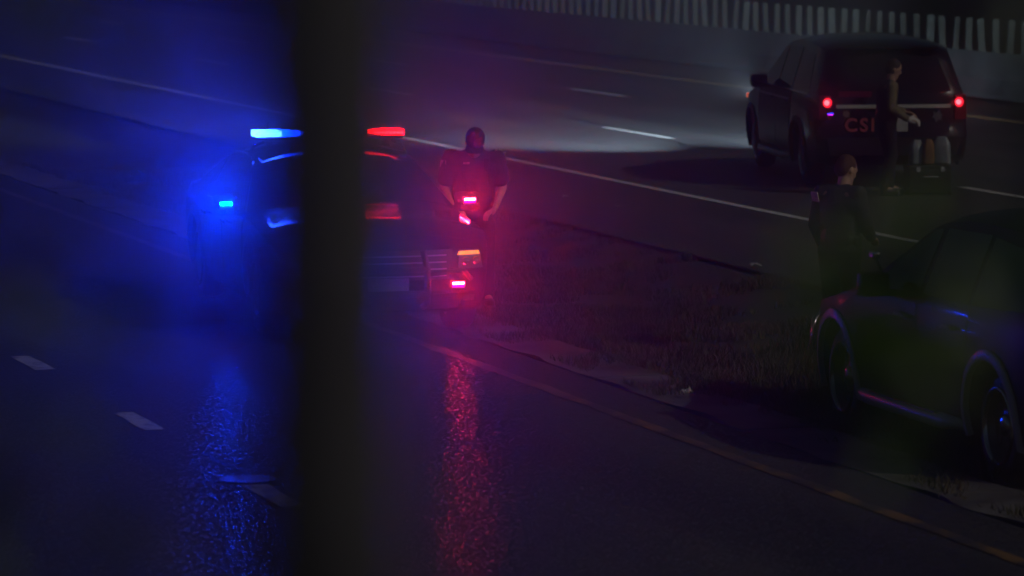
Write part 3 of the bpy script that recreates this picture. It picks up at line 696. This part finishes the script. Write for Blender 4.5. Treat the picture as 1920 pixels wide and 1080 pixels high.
# ------------------------------------------------------------------ people
def person(label, loc, rz, H, pose):
    """continuous body + clothing; local +y is the way the person faces; pose gives joints in metres for a 1.75 m figure"""
    t = empty('person', label, 'person', loc, rz)
    k = H / 1.75; p = {a: Vector(b) for a, b in pose['j'].items()}
    body = MB(); hd, nk, ch, pl = p['head'], p['neck'], p['chest'], p['pelvis']
    X = Vector((1, 0, 0)); F = pose.get('face', Vector((0, 1, 0))).normalized()
    up = (hd - nk).normalized(); sidev = F.cross(up).normalized(); F = up.cross(sidev)
    def hp(x, y, z): return hd + sidev * x + F * y + up * z
    hm = Matrix((sidev, F, up)).transposed(); he = hm.to_euler()
    body.ell(hp(0, 0, .015), (.076, .094, .112), he, 20, 14); body.ell(hp(0, .022, -.06), (.056, .066, .06), he)
    body.ell(hp(0, .098, -.012), (.013, .02, .026), he, 8, 6)                      # nose
    body.ell(hp(0, .084, -.064), (.025, .012, .009), he, 8, 6); body.ell(hp(0, .078, -.095), (.025, .018, .018), he, 8, 6)
    for s in (-1, 1):
        body.ell(hp(s * .078, -.01, -.005), (.012, .02, .033), he, 8, 6); body.ell(hp(s * .034, .078, .028), (.022, .012, .01), he, 8, 6)
    body.cap(nk - Vector((0, 0, .06)), hd - up * .05, .062, .055)
    body.cap(pl, ch, .135, .15, Vector((0, 1, 0)), .72); 
    for s, n in ((1, 'r'), (-1, 'l')):
        sh, el, wr, hand = p['sh_' + n], p['el_' + n], p['wr_' + n], p['ha_' + n]
        body.cap(ch + Vector((0, 0, .02)), sh, .11, .058); body.cap(sh, el, .054, .042); body.cap(el, wr, .042, .027)
        d = (hand - wr).normalized(); acr = d.cross(Vector((0, 0, 1)) if abs(d.z) < .8 else Vector((0, 1, 0))).normalized(); nrm = d.cross(acr)
        palm = wr + d * .085
        body.cap(wr + d * .015, palm, .026, .036, nrm, .45)
        for i, (ln, o_) in enumerate(((.066, -.030), (.077, -.010), (.072, .010), (.056, .029))):
            a = palm + acr * o_ + d * .01; b = a + d * ln * .55 + nrm * .012; c = b + d * ln * .35 + nrm * .03
            body.cap(a, b, .0095, .009, n=8); body.cap(b, c, .009, .008, n=8)
        a = wr + d * .035 - acr * .03; b = a - acr * .028 + d * .035; c = b + d * .03 + nrm * .008
        body.cap(a, b, .013, .011, n=8); body.cap(b, c, .011, .009, n=8)
        hi, kn, an, to = p['hi_' + n], p['kn_' + n], p['an_' + n], p['to_' + n]
        body.cap(pl, hi, .12, .09); body.cap(hi, kn, .085, .058); body.cap(kn, an, .057, .04); body.cap(an, to, .04, .03)
    for mb in (body,): mb.v = [(x * k, y * k, z * k) for x, y, z in mb.v]
    def put(mb, name, m, vox=.011, sm=3):
        mb.v = [(x * k, y * k, z * k) for x, y, z in mb.v]; return remeshed(mb, name, m, t, vox, sm)
    remeshed(body, 'body', 'skin', t, .0075, 2, .6)
    e = MB()
    for s in (-1, 1): e.ell(hp(s * .032, .086, .012), (.012, .007, .008), he, 8, 6)
    e.v = [(x * k, y * k, z * k) for x, y, z in e.v]; e.build('eyes', 'leather', t, True)
    # top: shirt or jacket
    bk = pose.get('bulk', 1.0); jk = MB(); jk.cap(pl + Vector((0, 0, .0)), ch - Vector((0, 0, .03)), .165 * bk, .185 * bk, Vector((0, 1, 0)), .74); jk.cap(ch, nk - Vector((0, 0, .05)), .15, .08, Vector((0, 1, 0)), .8)
    sl_mb = MB() if pose.get('sleeve_m') else jk
    for n in 'rl':
        sh, el, wr = p['sh_' + n], p['el_' + n], p['wr_' + n]
        jk.cap(nk - Vector((0, 0, .06)), sh, .066, .074); jk.cap(ch - Vector((0, 0, .02)), sh - Vector((0, 0, .07)), .12 * bk, .085 * bk)
        q = pose.get('sleeve', 1.0)
        if q >= 1: sl_mb.cap(sh, el, .076 * bk, .062 * bk); sl_mb.cap(el, el.lerp(wr, .9), .061 * bk, .045 * bk)
        else: sl_mb.cap(sh, sh.lerp(el, q), .08 * bk, .072 * bk)
    put(jk, 'jacket', pose['top'], .012)
    if sl_mb is not jk: put(sl_mb, 'sleeves', pose['sleeve_m'], .012)
    tr = MB(); tr.cap(pl - Vector((0, 0, .03)), pl + Vector((0, 0, .08)), .158, .15, Vector((0, 1, 0)), .8)
    for n in 'rl':
        tr.cap(pl - Vector((0, 0, .02)), p['hi_' + n], .13, .105); tr.cap(p['hi_' + n], p['kn_' + n], .102, .076); tr.cap(p['kn_' + n], p['an_' + n] + Vector((0, 0, .03)), .076, .066)
    put(tr, 'trousers', pose['legs'], .013)
    for n in 'rl':
        b = MB(); a, to = p['an_' + n], p['to_' + n]; b.cap(a + Vector((0, 0, .10)), a - Vector((0, 0, .02)), .058, .055); b.cap(a - Vector((0, 0, .035)), to, .048, .040)
        d = (to - a); d.z = 0; d.normalize(); b.box((a + to) / 2 + Vector((0, 0, -.062)) + d * .01, (.085, .28, .02), rot=(0, 0, math.atan2(-d.x, d.y)))
        put(b, 'boot', 'leather', .01, 2)
    # belt
    bt = MB(); bt.cap(pl + Vector((0, 0, .035)), pl + Vector((0, 0, .065)), .178, .178, Vector((0, 1, 0)), .80); 
    bt.box(pl + Vector((.17, .02, -.02)), (.05, .09, .2), bev=.01); bt.box(pl + Vector((-.16, .06, .02)), (.05, .07, .12), bev=.01)
    put(bt, 'duty_belt', 'leather', .012, 1)
    # hair or cap
    hr = MB(); hr.ell(hp(0, -.016, .045), (.084, .092, .094), he, 20, 14)
    if pose['hat'] == 'cap':
        hr.ell(hp(0, -.005, .075), (.090, .108, .088), he, 20, 14); hr.ell(hp(0, .02, .13), (.055, .06, .055), he)
        hr.cap(hp(-.03, .10, .052), hp(.03, .10, .052), .062, .062, up, .16); put(hr, 'cap', 'uniform2', .008, 2)
    else:
        hr.ell(hp(0, -.05, .0), (.078, .06, .075), he); put(hr, 'hair', pose['hat'], .008, 2)
    return t, p, k
def flat_patch(parent, name, c, nrm, upv, w, h, m, rows=0):
    c, nrm, upv = Vector(c), Vector(nrm).normalized(), Vector(upv); sv = upv.cross(nrm).normalized(); upv = nrm.cross(sv)
    mm = Matrix((sv, nrm, upv)).transposed().to_euler()
    return MB().box(c, (w, .008, h), rot=mm, bev=.003).build(name, m, parent)
# 1: officer beside the sedan, head bowed
J = dict(pelvis=(0, -.02, .96), chest=(0, .04, 1.30), neck=(0, .10, 1.44), head=(.0, .205, 1.525),
    sh_r=(.20, .05, 1.375), el_r=(.275, .03, 1.11), wr_r=(.20, .22, .94), ha_r=(.10, .30, .89),
    sh_l=(-.20, .07, 1.37), el_l=(-.265, .05, 1.11), wr_l=(-.18, .24, .93), ha_l=(-.09, .32, .88),
    hi_r=(.10, -.01, .90), kn_r=(.12, .03, .50), an_r=(.13, -.02, .10), to_r=(.15, .15, .055), hi_l=(-.10, -.01, .90), kn_l=(-.12, .02, .50), an_l=(-.13, -.03, .10), to_l=(-.15, .14, .055))
p1, jp, kk = person('officer in dark uniform and cap looking down beside the flashing police car', (-.34, 34.45, 0), R(184), 1.69,
    dict(j=J, face=Vector((.08, .80, -.60)), top='uniform', legs='trousers', sleeve=.68, hat='cap', bulk=1.16))
flat_patch(p1, 'shoulder_patch', jp['sh_r'].lerp(jp['el_r'], .22) * kk + Vector((.062, .045, 0)), (.75, .65, 0), (0, 0, 1), .075, .09, 'patch_cloth')
flat_patch(p1, 'badge', (.075, .215, 1.345 * kk), (0, 1, .15), (0, 0, 1), .055, .02, 'patch_cloth')
for i in range(2): flat_patch(p1, 'shoulder_stripe', (-.235 + i * .004, .07, (1.452 - i * .035) * kk), (-.5, .6, .6), (0, 0, 1), .13, .02, 'patch_cloth')
MB().box((-.10, .225, 1.30), (.05, .04, .09), bev=.008).tube([(-.10, .235, 1.26), (-.12, .25, 1.15), (-.16, .2, 1.02)], .006, 6).build('radio_microphone', 'leather', p1)
# 2: officer standing in the median, back to the camera
J = dict(pelvis=(0, 0, .95), chest=(0, .02, 1.29), neck=(0, .05, 1.46), head=(0, .10, 1.575),
    sh_r=(.185, .0, 1.385), el_r=(.23, .05, 1.12), wr_r=(.18, .22, 1.0), ha_r=(.15, .31, .98),
    sh_l=(-.185, .02, 1.385), el_l=(-.225, -.03, 1.11), wr_l=(-.24, .12, .90), ha_l=(-.22, .18, .81),
    hi_r=(.10, 0, .89), kn_r=(.11, .03, .49), an_r=(.12, -.03, .10), to_r=(.14, .13, .055), hi_l=(-.10, 0, .89), kn_l=(-.11, .05, .49), an_l=(-.12, .01, .10), to_l=(-.16, .17, .055))
OX = pix(1572, 662, -.13)
p2, jp, kk = person('officer in black jacket with bare reddish hair standing in front of the parked suv', (OX[0], OX[1], -.15), R(-38), 1.70,
    dict(j=J, face=Vector((.25, .85, -.35)), top='uniform2', legs='trousers', hat='hair', bulk=1.05))
flat_patch(p2, 'shoulder_patch', jp['sh_l'].lerp(jp['el_l'], .12) * kk + Vector((-.012, -.086, .0)), (-.25, -.95, .25), (0, 0, 1), .085, .085, 'patch_cloth')
# 3: person behind the CSI suv, in profile facing right
J = dict(pelvis=(0, 0, .96), chest=(0, .0, 1.30), neck=(0, .04, 1.47), head=(0, .085, 1.60),
    sh_r=(.19, .02, 1.39), el_r=(.25, -.01, 1.12), wr_r=(.20, .22, .98), ha_r=(.18, .33, .95),
    sh_l=(-.19, .02, 1.39), el_l=(-.26, .05, 1.14), wr_l=(-.16, .28, 1.05), ha_l=(-.12, .38, 1.03),
    hi_r=(.10, 0, .90), kn_r=(.11, .04, .50), an_r=(.12, -.06, .10), to_r=(.13, .11, .055), hi_l=(-.10, 0, .90), kn_l=(-.11, .08, .50), an_l=(-.12, .08, .10), to_l=(-.13, .25, .055))
OX = pix(1661, 367)
p3, jp, kk = person('person in olive shirt and dark vest standing at the tail of the CSI suv', (OX[0], OX[1], 0), R(-80), 1.67,
    dict(j=J, face=Vector((0, .9, -.35)), top='uniform', sleeve_m='tan', legs='trousers', hat='hair_dark'))
gl = MB(); w_, h_ = jp['wr_r'] * kk, jp['ha_r'] * kk; d = (h_ - w_).normalized()
gl.cap(w_ + d * .0, w_ + d * .09, .036, .045, Vector((1, 0, 0)), .65)
for i in range(4): gl.cap(w_ + d * .09 + Vector((.0, 0, .03 - .02 * i)), w_ + d * .165 + Vector((-.012, 0, .022 - .022 * i)), .0125, .011, n=8)
gl.cap(w_ + d * .04 + Vector((0, 0, .03)), w_ + d * .09 + Vector((-.02, 0, .06)), .014, .012, n=8)
remeshed(gl, 'glove', 'glove', p3, .006, 2)

# ------------------------------------------------------------------ equipment behind the CSI suv
def bag(name, label, loc, w, d, h, m, seed, rz):
    V = []; F = []; n, lv = 20, 9
    for i in range(lv + 1):
        u = i / lv; sc = (1 - .12 * u) if u < .75 else lerp(.91, .45, (u - .75) / .25)
        for j in range(n):
            a = 2 * math.pi * j / n; c, s_ = math.cos(a), math.sin(a); e = .55
            x = math.copysign(abs(c) ** e, c) * w / 2 * sc; y = math.copysign(abs(s_) ** e, s_) * d / 2 * sc * (1 - .35 * max(0, u - .7) / .3)
            q = .10 * noise.noise(Vector((x * 9, y * 9, u * 3 + seed))) * (.2 + u); V.append((x * (1 + q), y * (1 + q), u * h + .03 * h * noise.noise(Vector((c, s_, seed))) * u))
    for i in range(lv):
        for j in range(n): F.append((i * n + j, i * n + (j + 1) % n, (i + 1) * n + (j + 1) % n, (i + 1) * n + j))
    F += [tuple(range(n))[::-1], tuple(lv * n + j for j in range(n))]
    o = obj(name, V, F, m, None, True); o.location = loc; o.rotation_euler = (0, 0, rz); return o
cx, cyy, _ = pix(1738, 364)
case = empty('equipment_case', 'black hard equipment case standing on the road behind the CSI suv', 'case', (cx, cyy, 0), R(8))
MB().box((0, 0, .17), (.52, .32, .30), bev=.025).build('case_shell', 'plastic', case)
MB().box((0, 0, .335), (.53, .33, .05), bev=.015).build('lid', 'plastic', case)
for s in (-1, 1): MB().box((s * .15, -.168, .31), (.05, .015, .06), bev=.004).build('latch', 'trim', case)
MB().tube([(-.09, -.165, .22), (-.08, -.20, .22), (.08, -.20, .22), (.09, -.165, .22)], .01, 8).build('handle', 'trim', case)
for s in (-1, 1): MB().tube([(s * .24, -.10, .03), (s * .27, -.10, .03)], .03, 12).build('caster', 'rubber', case)
tag(bag('evidence_bag', '', (cx - .13, cyy + .02, .362), .19, .18, .30, 'plastic_bag', 1, .3), 'small pale plastic bag beside the brown paper bag behind the CSI suv', 'bag', 'bags behind the CSI suv')
tag(bag('evidence_bag', '', (cx + .01, cyy - .05, .362), .15, .13, .31, 'paper_bag', 2, .1), 'brown paper bag between two pale bags behind the CSI suv', 'bag', 'bags behind the CSI suv')
tag(bag('evidence_bag', '', (cx + .17, cyy - .02, .362), .23, .2, .34, 'plastic_bag', 5, -.2), 'larger pale blue-white plastic bag under the tail light of the CSI suv', 'bag', 'bags behind the CSI suv')

# ------------------------------------------------------------------ litter
def scrap(loc, sx, sy, label, seed):
    V = []; F = []; n = 5
    for i in range(n + 1):
        for j in range(n + 1):
            x, y = (i / n - .5), (j / n - .5); V.append((x * sx, y * sy, .012 + .05 * abs(noise.noise(Vector((x * 3 + seed, y * 3, seed)))) + .02 * random.random()))
    for i in range(n):
        for j in range(n): F.append((i * (n + 1) + j, (i + 1) * (n + 1) + j, (i + 1) * (n + 1) + j + 1, i * (n + 1) + j + 1))
    o = obj('paper_scrap', V, F, 'litter'); o.location = loc; o.rotation_euler = (0, 0, seed); return tag(o, label, 'litter', 'litter by the road')
scrap(pix(1060, 373), .13, .06, 'flat white paper scrap lying on the far shoulder beside the bowed officer', 1.2)
scrap(pix(1158, 391), .06, .05, 'tiny white scrap on the far shoulder below the white edge line', 2.1)
scrap(pix(1417, 503), .11, .07, 'crumpled white scrap at the edge of the far shoulder near the standing officer', 3.3)
scrap(Vector(pix(1288, 747)) + Vector((0, 0, .02)), .10, .06, 'crumpled white wrapper on the concrete gutter by the grass', 4.4)
scrap(Vector(pix(1262, 738)) + Vector((0, 0, .02)), .04, .03, 'small bright scrap beside the wrapper on the gutter', 5.1)

# ------------------------------------------------------------------ blurred things close to the camera
def gz(x, y): s, n = sn_of(x, y); return terrain(s, n) - .03
px_, py_ = -.0572, 1.3
post = MB()
zz = np.linspace(gz(px_, py_) - .3, 5.6, 24); post.tube([(px_ + .004 * math.sin(z * 3), py_, z) for z in zz], [.0305 + .002 * noise.noise(Vector((0, 0, z * 2))) for z in zz], 20)
tag(post.build('wooden_post', 'wood', None, True), 'thick blurred weathered post close to the camera, hiding the middle of the police car', 'post')
def leafy(name, label, base, tips, m, seed, leaf=(.026, .046), nl=26, spread=.10):
    rd = random.Random(seed); t = empty(name, label, 'tree', base, 0, 'blurred greenery near the camera'); b = Vector(base)
    tr = MB(); H = max(q[2] for q in tips) + .5 - base[2]
    pts = [Vector((.03 * math.sin(i * .9 + seed), .03 * math.cos(i * 1.3 + seed), H * i / 8)) for i in range(9)]
    tr.tube(pts, [.018 * (1 - .085 * i) for i in range(9)], 8)
    for q in tips:
        e = Vector(q) - b; u = max(1, min(7, int(8 * (e.z - .25) / H))); a = pts[u]; mid = (a + e) / 2 + Vector((0, 0, .05)); tr.tube([a, mid, e], [.005, .003, .0015], 6)
    tr.build('trunk', 'bark', t, True)
    V = []; F = []
    def lf(p):
        L = rd.uniform(*leaf); w = L * .36; mt = Euler((rd.uniform(-1.2, 1.2), rd.uniform(-1.2, 1.2), rd.uniform(0, 6.28))).to_matrix()
        sh = [(0, 0, 0), (w * .7, L * .3, .006), (w, L * .5, .008), (w * .6, L * .8, .004), (0, L, -.01), (-w * .6, L * .8, .004), (-w, L * .5, .008), (-w * .7, L * .3, .006), (0, L * .5, 0)]
        k = len(V); V.extend([tuple(Vector(p) + mt @ Vector(s_)) for s_ in sh]); F.extend([(k + i, k + (i + 1) % 8, k + 8) for i in range(8)])
    for q in tips:
        e = Vector(q) - b
        for i in range(nl): lf(e + Vector((rd.gauss(0, spread), rd.gauss(0, spread), rd.gauss(0, spread * 1.3))))
    for i in range(90):
        u = rd.randrange(5, 9); lf(pts[u] + Vector((rd.gauss(0, .06), rd.gauss(0, .06), rd.gauss(0, .08))))
    obj('crown', V, F, m, t); return t
def at(px, py, d): f = 7330; return ((px - 960) / f * d, d * (math.cos(PITCH) + math.sin(PITCH) * (540 - py) / f), CAM_H + d * (-math.sin(PITCH) + math.cos(PITCH) * (540 - py) / f))
b1 = (.60, 2.1); leafy('sapling', 'blurred green sapling close to the camera in front of the parked suv', (*b1, gz(*b1)), [at(1705, 520, 2.05), at(1700, 700, 2.1), at(1720, 610, 1.95)], 'leaf', 3, nl=18, spread=.023)
b2 = (.62, 2.5); leafy('sapling', 'dull blurred sapling close to the camera over the right end of the CSI suv', (*b2, gz(*b2)), [at(1880, 130, 2.4), at(1900, 300, 2.35), at(1850, 60, 2.5)], 'leaf_dull', 5, nl=9, spread=.045)
b3 = (-.55, 2.2); leafy('sapling', 'blurred dark sapling close to the camera at the edge beside the post', (*b3, gz(*b3)), [at(30, 200, 2.15), at(60, 600, 2.2), at(20, 900, 2.1), at(110, 420, 2.3)], 'leaf_dull', 8, nl=7, spread=.04)

# ------------------------------------------------------------------ haze volume added to stand in for lens glare around the lamps
hz = MB().box((0, 255, 3.1), (1500, 700, 9.6)).build('haze', None)
hz['kind'] = 'stuff'; hz['label'] = 'thin haze added over the road to carry the glow of the lamps'; hz['category'] = 'haze'
hm = bpy.data.materials.new('haze'); hm.use_nodes = True; hn = hm.node_tree.nodes
for n in list(hn):
    if n.type != 'OUTPUT_MATERIAL': hn.remove(n)
pv = hn.new('ShaderNodeVolumePrincipled'); pv.inputs['Color'].default_value = (.92, .94, 1, 1); pv.inputs['Density'].default_value = .013; pv.inputs['Anisotropy'].default_value = .965
hm.node_tree.links.new(pv.outputs[0], [n for n in hn if n.type == 'OUTPUT_MATERIAL'][0].inputs['Volume'])
hz.data.materials.append(hm)
